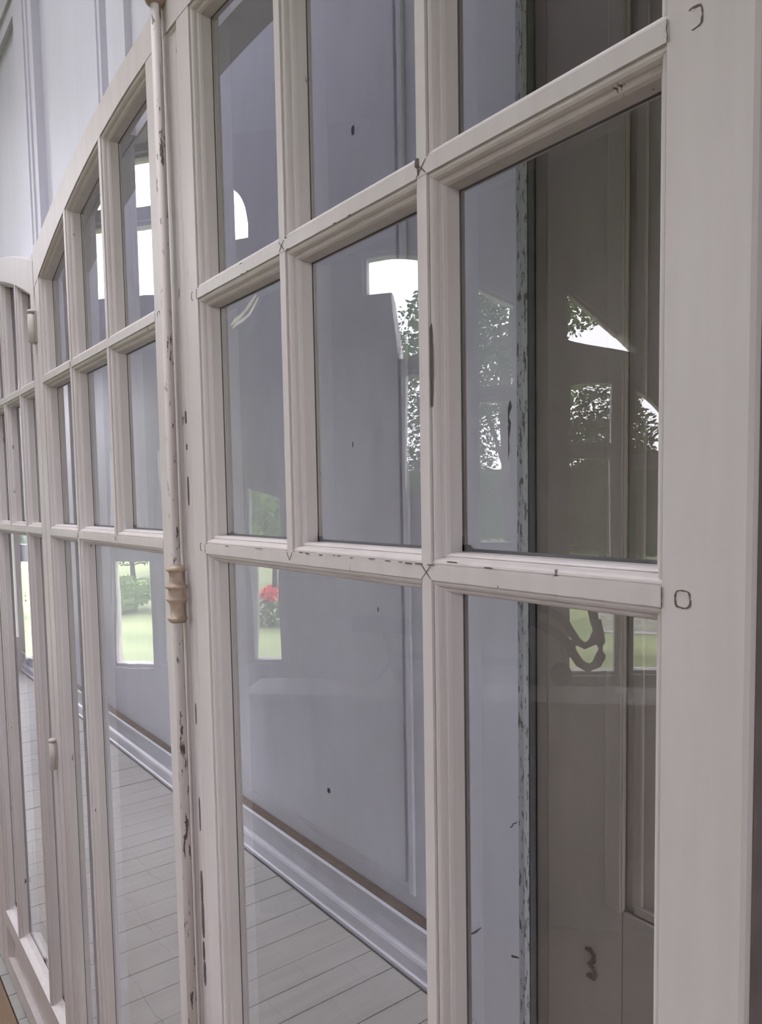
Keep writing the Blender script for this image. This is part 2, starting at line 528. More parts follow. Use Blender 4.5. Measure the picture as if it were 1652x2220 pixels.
# wooden pegs in the stiles: a slightly sunken plug inside a dark joint
def peg(own, root, x, z, w, h, y=0.0, partial=None):
    n = 20
    r = random.Random(int(abs(x * 1000)) + int(z * 1000))
    pts = []
    for k in range(n + 1):
        a = 2 * math.pi * k / n
        q = (abs(math.cos(a)) ** 4 + abs(math.sin(a)) ** 4) ** -0.25
        pts.append((x + 0.5 * w * math.cos(a) * q * r.uniform(0.93, 1.05), z + 0.5 * h * math.sin(a) * q * r.uniform(0.93, 1.05)))
    if partial:
        pts = pts[partial[0]:partial[1]]
    own(ribbon('peg_joint', pts, 0.00095, M['crack'], root, y, 0.0003, r, 0.5))
peg(own1, d1, -0.2362, EYE - 0.0615, 0.0094, 0.0100)
peg(own1, d1, -0.2330, EYE + 0.2560, 0.0094, 0.0115, partial=(0, 8))
peg(own1, d1, -0.2330, EYE + 0.2560, 0.0094, 0.0115, partial=(14, 21))
peg(own1, d1, -0.9070, EYE + 0.2570, 0.0090, 0.0100, partial=(5, 16))
peg(own1, d1, -0.9060, EYE - 0.0600, 0.0090, 0.0100, partial=(5, 16))
peg(own2, d2, -1.0250, EYE + 0.2570, 0.0090, 0.0100, partial=(0, 12))

# ------------------------------------------------------------------ the wall over the doors
holes = [(-1.712, -0.190, 0.0, lambda x: arch_top(XC1)(x) - 0.030), (-3.305, -1.735, 0.0, lambda x: arch_top(-2.52)(x) - 0.030),
         (-4.86, -3.33, 0.0, lambda x: arch_top(-4.095)(x) - 0.030)]
OW = 0.062
wall_over = strip_wall('wall_front', lambda u, z, n: Vector((u, OW + n, z)), -9.0, 2.6, 0.0, 6.4, holes, 0.05, M['over'])
tag(wall_over, 'pale panelled wall above the arched door tops', 'wall', kind='structure')
def ov(name, x0, x1, y0, z0, z1, bev=0.002):
    """board applied to the wall over the doors; its foot follows the arch behind the leaf"""
    ft = lambda x: max(arch_top(XC1)(x) if x > -1.724 else arch_top(-2.52)(x), 0) - 0.028
    n = 10
    v = []
    for i in range(n + 1):
        x = x0 + (x1 - x0) * i / n
        zz = z0 if z0 is not None else ft(x)
        v += [(x, y0, zz), (x, y0, z1), (x, OW + 0.001, zz), (x, OW + 0.001, z1)]
    f = []
    for i in range(n):
        a, b = i * 4, i * 4 + 4
        f += [(a, b, b + 1, a + 1), (a + 2, a + 3, b + 3, b + 2), (a, a + 2, b + 2, b), (a + 1, b + 1, b + 3, a + 3)]
    f += [(0, 1, 3, 2), (n * 4, n * 4 + 2, n * 4 + 3, n * 4 + 1)]
    return link(name, mesh(name, v, f), M['over'], wall_over)
ov('pilaster', -1.712, -1.385, 0.044, None, 3.25)
ov('pilaster_edge', -1.385, -1.372, 0.047, None, 3.25)
ov('pilaster', -1.345, -1.258, 0.050, None, 3.25)
ov('panel_frame', -1.995, -1.822, 0.044, None, 3.25)
ov('panel_moulding', -1.905, -1.890, 0.0405, None, 3.25)
ov('panel_moulding', -1.872, -1.856, 0.0405, None, 3.25)
ov('panel_moulding', -2.022, -1.995, 0.050, None, 2.62)
ov('panel_frame', -3.6, -1.995, 0.044, 2.66, 3.25)
ov('panel_moulding', -3.6, -2.0, 0.050, 2.62, 2.66)
ov('panel_frame', -3.6, -3.1, 0.044, 2.14, 2.66)

# ------------------------------------------------------------------ the passage behind the glass
BY = 1.0
wall_back = bx('wall_back', -9.0, -1.256, BY, BY + 0.12, 0.0, 6.4, M['back'])
tag(wall_back, 'blue-grey panelled wall of the passage behind the glass', 'wall', kind='structure')
bx('panel_field', -3.35, -1.742, BY - 0.006, BY + 0.002, 0.262, 5.0, M['back'], wall_back, 0.003)
bx('panel_bead', -1.722, -1.700, BY - 0.010, BY + 0.002, 0.235, 5.0, M['back'], wall_back, 0.004)
bx('panel_bead', -3.40, -1.700, BY - 0.004, BY + 0.002, 0.2355, 0.2385, M['back'], wall_back)
# rounded pilaster at the end of the passage wall
pp = []
for i in range(13):
    t = i / 12
    pp.append((-1.62 + 0.36 * t, -0.004 - 0.020 * math.sin(math.pi * min(1, t * 0.62)) ** 1.5))
pp = [(-1.62, 0.0)] + pp + [(-1.258, 0.0)]
pil = sweep('corner_pilaster', [((0, BY, 0.0), (1, 0, 0), (0, 1, 0)), ((0, BY, 6.4), (1, 0, 0), (0, 1, 0))], pp, M['back'], wall_back)
bx('edge_gap', -1.244, -1.2385, BY - 0.004, BY + 0.026, 0.0, 6.4, M['putty'], wall_back)
peel = bx('peeling_edge', -1.262, -1.243, BY - 0.022, BY + 0.03, 0.0, 6.4, M['peel'], wall_back)
# baseboard with a dusty top
base_prof = [(0.0, 0.0), (-0.046, 0.0), (-0.046, 0.016), (-0.040, 0.020), (-0.038, 0.058), (-0.034, 0.068), (-0.022, 0.076), (-0.016, 0.110), (-0.020, 0.140), (-0.032, 0.152), (-0.036, 0.168), (-0.030, 0.176), (0.0, 0.182)]
bb = sweep('baseboard_back', [((-8.99, BY, 0), (0, 1, 0), (0, 0, 1)), ((-1.600, BY, 0), (0, 1, 0), (0, 0, 1))], base_prof, M['back'])
tag(bb, 'moulded grey baseboard of the passage wall with a dusty ledge', 'baseboard', kind='structure')
sweep('dust_line', [((-8.99, BY, 0), (0, 1, 0), (0, 0, 1)), ((-1.600, BY, 0), (0, 1, 0), (0, 0, 1))], [(-0.002, 0.180), (-0.030, 0.1765), (-0.031, 0.1785), (-0.020, 0.1825), (-0.002, 0.1865)], M['dust'], bb)
sweep('floor_gap', [((-8.99, BY, 0), (0, 1, 0), (0, 0, 1)), ((-1.600, BY, 0), (0, 1, 0), (0, 0, 1))], [(-0.0462, 0.0015), (-0.0500, 0.0015), (-0.0462, 0.0045)], M['putty'], bb)
# cracks in the paint of the pilaster
def on_back(px_pts):
    return px_pts
for seed, pts, wd in ((1, [(-1.327, 2.235), (-1.330, 2.15), (-1.338, 2.08), (-1.345, 1.99), (-1.347, 1.90), (-1.345, 1.80), (-1.338, 1.72), (-1.334, 1.62)], 0.007),
                      (2, [(-1.285, 1.68), (-1.288, 1.60), (-1.293, 1.52), (-1.303, 1.43), (-1.318, 1.36), (-1.335, 1.28), (-1.352, 1.22), (-1.345, 1.17)], 0.007),
                      (3, [(-1.352, 0.515), (-1.342, 0.545), (-1.318, 0.575), (-1.292, 0.60), (-1.262, 0.63)], 0.003)):
    r = random.Random(seed)
    fine = []
    for (x0, z0), (x1, z1) in zip(pts[:-1], pts[1:]):
        for k in range(6):
            t = k / 6
            fine.append((x0 + (x1 - x0) * t + r.uniform(-0.003, 0.003), z0 + (z1 - z0) * t))
    ribbon('paint_crack', fine, wd, M['putty'], wall_back, BY - 0.0225, 0.0008, r, 0.6)
# taupe boards further along
wall_taupe = bx('wall_back_taupe', -1.238, 2.6, BY + 0.024, BY + 0.15, 0.0, 6.4, M['taupe'])
tag(wall_taupe, 'taupe brown panelled boards at the near end of the passage', 'wall', kind='structure')
bx('edge_moulding', -1.236, -1.196, BY + 0.016, BY + 0.031, 0.0, 6.4, M['taupe'], wall_taupe, 0.006)
bx('board', -1.194, -0.979, BY + 0.010, BY + 0.031, 0.0, 6.4, M['taupe'], wall_taupe, 0.003)
bx('panel_frame', -1.024, -0.983, BY + 0.006, BY + 0.012, 0.50, 6.4, M['taupe'], wall_taupe, 0.003)
bx('panel_bead', -0.962, -0.935, BY + 0.018, BY + 0.031, 0.52, 6.4, M['taupe'], wall_taupe, 0.005)
bx('board', -0.979, 2.4, BY + 0.010, BY + 0.031, 0.0, 0.505, M['taupe'], wall_taupe, 0.003)
bx('panel_bead', -0.955, 2.4, BY + 0.016, BY + 0.031, 0.507, 0.530, M['taupe'], wall_taupe, 0.004)

# passage floor: whitewashed planks running to the wall
passage = bx('floor_passage', -9.0, 2.6, -0.02, 1.16, -0.06, -0.012, M['putty'])
tag(passage, 'whitewashed plank floor of the passage behind the doors', 'floor', kind='structure')
x = -8.98
r = random.Random(9)
while x < 0.3:
    w = r.uniform(0.105, 0.135)
    bx('plank', x, x + w - 0.003, -0.02, BY - 0.001, -0.012, r.uniform(-0.0015, 0.0), M['plank'], passage)
    x += w

# ------------------------------------------------------------------ the room in front of the doors
def slab(name, poly, z0, z1, mat):
    n = len(poly)
    v = [(x, y, z0) for x, y in poly] + [(x, y, z1) for x, y in poly]
    f = [tuple(range(n)), tuple(range(n, 2 * n))] + [(i, (i + 1) % n, n + (i + 1) % n, n + i) for i in range(n)]
    return link(name, mesh(name, v, f), mat)
g0, g1 = gpt(-3.4, 0, 0.14), gpt(3.0, 0, 0.14)
def garden_x(y):
    u = (y - GO.y) / GT.y
    return GO.x + u * GT.x
floor = slab('floor', [(2.6, -0.021), (g0.x, -0.021), (g0.x, g0.y), (g1.x, g1.y), (2.6, g1.y)], -0.06, -0.012, M['putty'])
tag(floor, 'brown oak plank floor of the room', 'floor', kind='structure')
y = -4.3
while y < -0.03:
    w = min(0.14, -0.021 - y)
    x0 = garden_x(y) - 0.1
    x1 = garden_x(y + w) - 0.1
    v = [(x0, y, -0.012), (2.6, y, -0.012), (2.6, y + w - 0.003, -0.012), (x1, y + w - 0.003, -0.012)]
    v += [(p[0], p[1], 0.0) for p in v]
    link('plank', mesh('plank', v, [(0, 1, 2, 3), (4, 5, 6, 7), (0, 1, 5, 4), (1, 2, 6, 5), (2, 3, 7, 6), (3, 0, 4, 7)]), M['floor'], floor)
    y += 0.14
def garden_y(x):
    return GO.y + GN.y * 0.14 + (x - GO.x - GN.x * 0.14) / GT.x * GT.y
SKYL = [(-2.10, -0.85, -1.20, -0.18)]     # roof light (x0, x1, y0, y1)
ceiling = strip_wall('ceiling', lambda u, z, n: Vector((u, z, 3.3 + n)), -5.2, 2.7, -4.4, 0.07,
                     [(-5.2, g0.x, -4.4, -0.02), (g0.x, g1.x, -4.4, garden_y), *SKYL], 0.1, M['ceil'])
tag(ceiling, 'plain white ceiling of the room', 'ceiling', kind='structure')
PSK = (-6.6, -1.9, 0.07, 0.98)  # unseen roof opening, added to brighten the passage wall
ceil_p = strip_wall('ceiling_passage', lambda u, z, n: Vector((u, z, 6.4 + n)), -9.1, 2.7, 0.05, 1.2, [PSK], 0.1, M['ceil'])
tag(ceil_p, 'high white ceiling of the passage with an added roof light', 'ceiling', kind='structure')
for k, (x0, x1, y0, y1, zz) in enumerate([(*SKYL[0], 3.3), (*PSK, 6.4)]):
    lab = ('glazed roof light above the door leaves', 'long unseen roof light added to brighten the passage')[k]
    w = empty('window_%d' % (8 + k), ((x0 + x1) / 2, (y0 + y1) / 2, zz))
    tag(w, lab, 'window', kind='structure')
    cx_, cy_ = w.location.x, w.location.y
    n = 3 if k == 0 else 8
    for i in range(n):
        a, b = x0 + (x1 - x0) * i / n, x0 + (x1 - x0) * (i + 1) / n
        link('glass_pane', mesh('glass_pane', [(a - cx_, y0 - cy_, 0.06), (b - cx_, y0 - cy_, 0.06), (b - cx_, y1 - cy_, 0.06), (a - cx_, y1 - cy_, 0.06)], [(0, 1, 2, 3)]), M['gglass'], w)
        if i:
            bx('bar', a - cx_ - 0.015, a - cx_ + 0.015, y0 - cy_, y1 - cy_, 0.03, 0.09, M['wframe'], w)
wr = strip_wall('wall_right', lambda u, z, n: Vector((2.6 + n, u, z)), -4.45, 1.2, 0.0, 6.4, [(0.16, 0.92, 0.3, 2.4), (-2.30, -1.72, 1.25, 2.45), (-1.66, -1.08, 1.25, 2.45)], 0.1, M['room'])  # the opening into the passage is unseen, added to light its boards
tag(wr, 'plain grey end wall of the room', 'wall', kind='structure')

A0 = lambda u: 2.0 - 2.5 * max(0.0, abs(u - 0.32) - 0.05) ** 2
WIN = {
 'window_1': [(0.18, 0.53, lambda u: 2.18 - 0.28 * (u - 0.18), lambda u: 2.44 - 1.03 * (u - 0.18) + 0.6 * (u - 0.18) * (0.53 - u)),
              (0.20, 0.42, 1.68, A0), (0.19, 0.415, 0.56, 1.64), (0.48, 0.70, 1.62, A0), (0.47, 0.70, 0.57, 1.585)],
 'window_2': [(-0.26, -0.05, 1.975, lambda u: 2.49 - 0.55 * (u + 0.26)), (-0.26, -0.07, 1.20, 1.935)],
 'window_3': [(-0.80, -0.50, lambda u: 2.44 if u < -0.63 else 2.12, lambda u: 2.66 - 0.6 * (u + 0.68) ** 2), (-0.615, -0.50, 1.47, 2.075)],
 'window_4': [(-1.62, -1.36, 2.77, lambda u: 2.77 + 0.35 * math.sqrt(max(0, 1 - ((u + 1.62) / 0.262) ** 2))), (-1.62, -1.36, 2.45, 2.70), (-1.46, -1.25, 0.58, lambda u: 1.54 - 0.35 * (u + 1.46))],
 'window_5': [(-2.32, -1.88, 2.98, 3.26), (-2.32, -1.88, 2.52, 2.92), (-2.24, -1.995, 1.20, 1.74), (-2.245, -1.995, 0.54, 1.14), (-1.95, -1.62, 1.20, 1.74), (-1.95, -1.62, 0.56, 1.14)],
 'window_6': [(-2.95, -2.72, 0.55, 1.14), (-2.95, -2.72, 1.2, 1.74)],
 'window_7': [(0.95, 1.35, 0.56, 1.64), (0.95, 1.35, 1.70, 2.6), (1.42, 1.85, 0.56, 1.64), (1.42, 1.85, 1.70, 2.6)],  # out of view, added to let more daylight into the room
}
WLAB = {'window_1': 'arched garden window with a fanlight above, reflected in the near panes', 'window_2': 'narrow garden window with one bar, facing the doors',
        'window_3': 'tall stepped garden window full of white sky', 'window_4': 'garden window with a quarter-round top light, near the red flowers',
        'window_5': 'wide garden window looking onto the lawn, with high top lights', 'window_6': 'garden window closest to the door screen', 'window_7': 'broad four-pane garden window, unseen, added for light beside the camera'}
allh = [h for k in WIN for h in WIN[k]]
wall_garden = strip_wall('wall_garden', gpt, -3.4, 3.0, 0.0, 3.3, allh, 0.14, M['room'], None, 0.03)
tag(wall_garden, 'canted garden front of the room pierced by windows', 'wall', kind='structure')
ev = lambda f_, u: f_(u) if callable(f_) else f_
for wname, hs in WIN.items():
    root = empty(wname, gpt((hs[0][0] + hs[0][1]) / 2, 0.5, 0.05))
    tag(root, WLAB[wname], 'window', kind='structure')
    base = root.location.copy()
    for ua, ub, f0, f1 in hs:
        n = 12
        us = [ua + (ub - ua) * i / n for i in range(n + 1)]
        ring = [(u, ev(f0, u)) for u in us] + [(u, ev(f1, u)) for u in reversed(us)]
        o = link('glass_pane', mesh('glass_pane', [gpt(u, z, 0.08) - base for u, z in ring], [tuple(range(len(ring)))]), M['gglass'], root)
        uc = (ua + ub) / 2
        zc = (ev(f0, uc) + ev(f1, uc)) / 2
        w = 0.018
        inner = []
        for u, z in ring:
            inner.append((u + (w if u <= ua + 1e-6 else -w if u >= ub - 1e-6 else 0), z + (w if z < zc else -w)))
        nn = len(ring)
        v = [gpt(u, z, 0.03) - base for u, z in ring] + [gpt(u, z, 0.03) - base for u, z in inner] + [gpt(u, z, 0.10) - base for u, z in inner]
        f = []
        for i in range(nn):
            j = (i + 1) % nn
            f += [(i, j, nn + j, nn + i), (nn + i, nn + j, 2 * nn + j, 2 * nn + i)]
        link('window_frame', mesh('window_frame', v, f), M['wframe'], root)
w10 = empty('window_10', (2.65, -1.7, 1.25))
tag(w10, 'tall two-light side window opposite the garden front', 'window', kind='structure')
for a, b in ((-2.30, -1.72), (-1.66, -1.08)):
    link('glass_pane', mesh('glass_pane', [(0, a + 1.7, 0), (0, b + 1.7, 0), (0, b + 1.7, 1.2), (0, a + 1.7, 1.2)], [(0, 1, 2, 3)]), M['gglass'], w10)
    bx('glazing_bar', -0.02, 0.02, a + 1.7, b + 1.7, 0.60, 0.63, M['wframe'], w10)
wall_rear = bx('wall_rear', -0.4, 2.7, -4.45, -4.32, 0, 3.3, M['room'])
tag(wall_rear, 'plain grey rear wall of the room', 'wall', kind='structure')
wall_end = strip_wall('wall_passage_end', lambda u, z, n: Vector((-7.0 - n, u, z)), -0.05, 1.12, 0.0, 6.4, [(0.12, 0.95, 0.3, 2.5)], 0.08, M['room'])
tag(wall_end, 'end wall of the passage with a tall window opening', 'wall', kind='structure')

# ------------------------------------------------------------------ the garden
GZ = -1.0                                     # the room stands on a raised ground floor
def gp(az, rr, z):
    a = math.radians(az)
    return Vector((rr * math.cos(a), 0.435 + rr * math.sin(a), z))
def green(name, c1, c2, scale=6.0, rough=0.8):
    m, nt, p = new_mat(name)
    tcn = N(nt, 'ShaderNodeTexCoord')
    n1 = N(nt, 'ShaderNodeTexNoise', Scale=scale, Detail=6.0)
    nt.links.new(tcn.outputs['Object'], n1.inputs['Vector'])
    r1 = ramp(nt, 0.32, c1, 0.68, c2)
    nt.links.new(n1.outputs['Fac'], r1.inputs['Fac'])
    nt.links.new(r1.outputs['Color'], p.inputs['Base Color'])
    p.inputs['Roughness'].default_value = rough
    return m
M['lawn'] = green('lawn_green', (0.15, 0.20, 0.075), (0.27, 0.32, 0.14), 0.5)
M['leaf_dark'] = green('dark_leaf', (0.035, 0.065, 0.03), (0.08, 0.12, 0.05), 3)
M['leaf_mid'] = green('mid_leaf', (0.06, 0.13, 0.035), (0.14, 0.22, 0.07), 3)
M['leaf_light'] = green('light_leaf', (0.12, 0.24, 0.06), (0.24, 0.36, 0.10), 3)
M['petal'] = plain('red_petal', (0.75, 0.09, 0.06), 0.6)
M['bark'] = plain('bark', (0.07, 0.055, 0.045), 0.9)
M['slat'] = plain('weathered_slat', (0.50, 0.48, 0.47), 0.7)
M['iron'] = plain('dark_rubber', (0.016, 0.016, 0.016), 1.0)
M['iron'].node_tree.nodes['Principled BSDF'].inputs['Specular IOR Level'].default_value = 0.1

lawn = link('lawn', mesh('lawn', [(-90, -90, GZ), (90, -90, GZ), (90, 90, GZ), (-90, 90, GZ)], [(0, 1, 2, 3)]), M['lawn'])
tag(lawn, 'bright mown lawn outside the garden windows', 'lawn', kind='stuff')
def leaves(name, blobs, n, size, mat, parent, seed, origin):
    r = random.Random(seed)
    v, f = [], []
    tot = sum(b[3] * b[4] * b[5] for b in blobs)
    for cx, cy, cz, rx, ry, rz in blobs:
        k = int(n * rx * ry * rz / tot)
        for _ in range(k):
            while True:
                a, b, c = r.uniform(-1, 1), r.uniform(-1, 1), r.uniform(-1, 1)
                q = a * a + b * b + c * c
                if 0.15 < q < 1:
                    break
            p = Vector((cx + a * rx, cy + b * ry, cz + c * rz)) - origin
            d1_ = Vector((r.gauss(0, 1), r.gauss(0, 1), r.gauss(0, 1))).normalized()
            d2_ = d1_.orthogonal().normalized()
            s = size * r.uniform(0.6, 1.3)
            i = len(v)
            v += [p - d1_ * s, p + d2_ * s * 0.5, p + d1_ * s, p - d2_ * s * 0.5]
            f.append((i, i + 1, i + 2, i + 3))
    me = bpy.data.meshes.new(name)
    me.from_pydata([tuple(q) for q in v], [], f)
    o = link(name, me, mat, parent)
    o['kind'] = 'stuff'
    return o
def tree(name, label, az, rr, blobs, n, size, mat, seed, trunk_top, group='trees beyond the lawn'):
    o = gp(az, rr, GZ)
    root = empty(name, o)
    tag(root, label, 'tree', group)
    ax = Vector((-math.sin(math.radians(az)), math.cos(math.radians(az)), 0))
    bl = []
    for s, z, rx, rz in blobs:
        c = o + ax * s
        bl.append((c.x, c.y, z, rx, rx, rz))
    leaves('crown', bl, n, size, mat, root, seed, o)
    v, f = tube([(0, 0, 0), (0.05, 0.03, (trunk_top - GZ) * 0.5), (0, 0, trunk_top - GZ)], 0.16, 8)
    link('trunk', mesh('trunk', v, f), M['bark'], root, True)
    for s, z, rx, rz in blobs:
        e = ax * s * 0.8
        v, f = tube([(0, 0, (z - GZ) * 0.45), (e.x * 0.4, e.y * 0.4, (z - GZ) * 0.7), (e.x, e.y, z - GZ)], 0.06, 6)
        link('branch', mesh('branch', v, f), M['bark'], root, True)
    return root
# (sideways offset: positive is towards smaller azimuth in the reflection's right)
tree('broadleaf_tree', 'tall loose broadleaf tree against the white sky', -133.5, 20, [(0.2, 6.4, 1.7, 1.5), (1.6, 6.6, 1.3, 1.1), (-1.4, 5.6, 1.5, 1.5), (0.3, 4.4, 1.8, 1.2)], 14000, 0.085, M['leaf_mid'], 1, 5.5)
tree('conifer_tree', 'dark pointed conifer beside the bench', -124.8, 26, [(0, 0.5, 1.9, 1.3), (0, 2.0, 1.5, 1.2), (0, 3.4, 1.0, 1.0), (0, 4.5, 0.5, 0.8)], 12000, 0.10, M['leaf_dark'], 2, 4.6)
tree('conifer_tree', 'broad dark conifer filling the arched window', -127.0, 33, [(0, 0.6, 2.9, 1.9), (-0.4, 2.9, 2.5, 1.8), (0.3, 5.0, 1.5, 1.3)], 16000, 0.12, M['leaf_dark'], 3, 4.8)
tree('broadleaf_tree', 'pale rounded tree seen through the stepped window', -139.0, 24, [(0, 5.0, 1.3, 1.6), (0.6, 3.2, 1.6, 1.4), (-0.5, 1.5, 1.6, 1.4)], 9000, 0.09, M['leaf_mid'], 4, 5.0)
tree('broadleaf_tree', 'light green tree rising over the shrub bed', -151.0, 19, [(0, 1.4, 1.6, 1.2), (0.8, 2.2, 1.0, 0.9), (-0.9, 0.9, 1.2, 1.0)], 9000, 0.08, M['leaf_light'], 5, 2.0)
tree('broadleaf_tree', 'full green tree at the end of the lawn', -161.5, 24, [(0, 1.0, 2.6, 1.5), (1.5, 2.0, 1.6, 1.2), (-1.8, 1.8, 1.8, 1.3)], 14000, 0.09, M['leaf_mid'], 6, 2.5)
for k, (az, rr, w, h, mt, lab) in enumerate(((-163.5, 17.5, 1.0, 0.75, 'leaf_light', 'low light green shrub at the lawn edge'), (-157.5, 17, 0.8, 0.7, 'leaf_mid', 'round mid green shrub at the lawn edge'),
        (-172, 18, 1.0, 0.8, 'leaf_light', 'wide yellow-green shrub at the lawn edge'), (-146, 20, 1.8, 0.9, 'leaf_mid', 'broad shrub between the garden trees'),
        (-136, 29, 2.6, 2.0, 'leaf_mid', 'dense shrub under the tall broadleaf tree'), (-116, 22, 2.0, 1.4, 'leaf_dark', 'dark shrub behind the garden bench'))):
    o = gp(az, rr, GZ)
    root = empty('garden_shrub', o)
    tag(root, lab, 'shrub', 'shrubs round the lawn')
    leaves('foliage', [(o.x, o.y, GZ + h * 0.55, w, w, h * 0.6)], 2600, 0.085, M[mt], root, 20 + k, o)
    v, f = tube([(0, 0, 0), (0, 0, h * 0.6)], 0.04, 6)
    link('stem', mesh('stem', v, f), M['bark'], root, True)
hedge = empty('tall_hedge', gp(-145, 44, GZ))
tag(hedge, 'long tall hedge closing the far side of the garden', 'hedge')
leaves('foliage', [(gp(z, 44, 0).x, gp(z, 44, 0).y, GZ + 2.2, 2.2, 2.2, 2.6 + 0.5 * math.sin(z)) for z in range(-184, -105, 4)], 22000, 0.17, M['leaf_mid'], hedge, 77, gp(-145, 44, GZ))
link('hedge_core', mesh('hedge_core', [gp(z, 44.5, GZ + h) - gp(-145, 44, GZ) for z in range(-186, -103, 4) for h in (0, 4.0)], [(2 * i, 2 * i + 2, 2 * i + 3, 2 * i + 1) for i in range(20)]), M['leaf_dark'], hedge)
o = gp(-151.6, 14.5, GZ)
fl = empty('flower_bush', o)
tag(fl, 'small bush of bright red flowers on the lawn', 'flowers')
leaves('foliage', [(o.x, o.y, GZ + 0.25, 0.45, 0.45, 0.28)], 400, 0.07, M['leaf_mid'], fl, 40, o)
leaves('blossom', [(o.x, o.y, GZ + 0.62, 0.30, 0.30, 0.16)], 260, 0.07, M['petal'], fl, 41, o)
# slatted bench
bo = gp(-123.4, 11.5, GZ)
bench = empty('garden_bench', bo)
bench.rotation_euler = (0, 0, math.radians(-123.4 + 90))
tag(bench, 'weathered grey slatted bench standing on the lawn', 'bench')
for k in range(5):
    bx('seat_slat', -0.75, 0.75, -0.25 + k * 0.1, -0.17 + k * 0.1, 0.40, 0.425, M['slat'], bench)
for k in range(6):
    bx('back_slat', -0.75, 0.75, 0.25 + k * 0.012, 0.275 + k * 0.012, 0.46 + k * 0.085, 0.525 + k * 0.085, M['slat'], bench)
for sx in (-0.68, 0.68):
    bx('leg', sx - 0.03, sx + 0.03, -0.24, -0.18, 0, 0.40, M['slat'], bench)
    bx('leg', sx - 0.03, sx + 0.03, 0.26, 0.32, 0, 0.98, M['slat'], bench)
    bx('arm', sx - 0.035, sx + 0.035, -0.26, 0.30, 0.60, 0.63, M['slat'], bench)

# ------------------------------------------------------------------ bicycle parked under the arched garden window
def bp(u, z, n=-0.5):
    return gpt(u, z, n)
bike = empty('bicycle', bp(0.1, 0.0))
tag(bike, 'dark racing bicycle with drop handlebars parked under the arched window', 'bicycle')
B0 = bike.location.copy()
def bt(name, pts, rr, seg=8, parent=None, mat='iron'):
    v, f = tube([bp(*p) - B0 for p in pts], rr, seg)
    return link(name, mesh(name, v, f), M[mat], parent or bike, True)
bar_pts = [(0.02, 0.985), (0.078, 0.962), (0.130, 0.935), (0.165, 0.905), (0.188, 0.865), (0.208, 0.832), (0.238, 0.812), (0.262, 0.826), (0.273, 0.858), (0.270, 0.910), (0.261, 0.965), (0.255, 0.99)]
hb = bt('handlebar', bar_pts, 0.016)
bt('handlebar', [(u - 0.02, z, -0.92) for u, z in bar_pts], 0.016)
bt('stem', [(0.02, 0.985, -0.5), (0.02, 0.985, -0.92)], 0.014)
bt('stem', [(0.02, 0.985, -0.71), (-0.02, 0.93, -0.71), (-0.01, 0.80, -0.71)], 0.018)
bt('brake_lever', [(0.130, 0.832, -0.5), (0.175, 0.828, -0.5), (0.214, 0.822, -0.5)], 0.011)
bt('brake_lever', [(0.196, 0.818, -0.5), (0.186, 0.790, -0.5), (0.176, 0.764, -0.5)], 0.010)
bt('brake_cable', [(0.140, 0.82, -0.5), (0.150, 0.76, -0.5), (0.172, 0.70, -0.5), (0.195, 0.665, -0.5)], 0.0025, 6)
bt('fork', [(-0.01, 0.80, -0.71), (0.03, 0.62, -0.71), (0.10, 0.34, -0.66)], 0.014)
bt('fork', [(-0.01, 0.80, -0.71), (0.03, 0.62, -0.71), (0.10, 0.34, -0.76)], 0.014)
bt('frame_tube', [(-0.01, 0.78, -0.71), (-0.55, 0.80, -0.71)], 0.016)
bt('frame_tube', [(-0.005, 0.72, -0.71), (-0.42, 0.28, -0.71)], 0.018)
bt('frame_tube', [(-0.42, 0.28, -0.71), (-0.58, 0.90, -0.71)], 0.016)
bt('frame_tube', [(-0.42, 0.28, -0.71), (-0.88, 0.34, -0.66)], 0.010)
bt('frame_tube', [(-0.55, 0.78, -0.71), (-0.88, 0.34, -0.66)], 0.009)
bt('saddle', [(-0.72, 0.925, -0.71), (-0.62, 0.925, -0.71), (-0.46, 0.915, -0.71)], 0.035, 10)
v, f = [], []
for k in range(9):
    a = math.pi * k / 8 - math.pi / 2
    for j in range(12):
        b = 2 * math.pi * j / 12
        v.append(bp(0.135 + 0.050 * math.cos(a) * math.cos(b), 0.700 + 0.050 * math.sin(a), -0.56 + 0.05 * math.cos(a) * math.sin(b)) - B0)
for k in range(8):
    for j in range(12):
        j2 = (j + 1) % 12
        f.append((k * 12 + j, k * 12 + j2, (k + 1) * 12 + j2, (k + 1) * 12 + j))
link('headlamp', mesh('headlamp', v, f), M['iron'], bike, True)
for wu in (0.10, -0.88):
    ring = [(wu + 0.325 * math.cos(a * math.pi / 20), 0.340 + 0.325 * math.sin(a * math.pi / 20), -0.71) for a in range(41)]
    w = bt('wheel', ring, 0.014)
    for k in range(12):
        a = k * math.pi / 6
        bt('spoke', [(wu, 0.34, -0.71), (wu + 0.32 * math.cos(a), 0.34 + 0.32 * math.sin(a), -0.71)], 0.0016, 4, w)

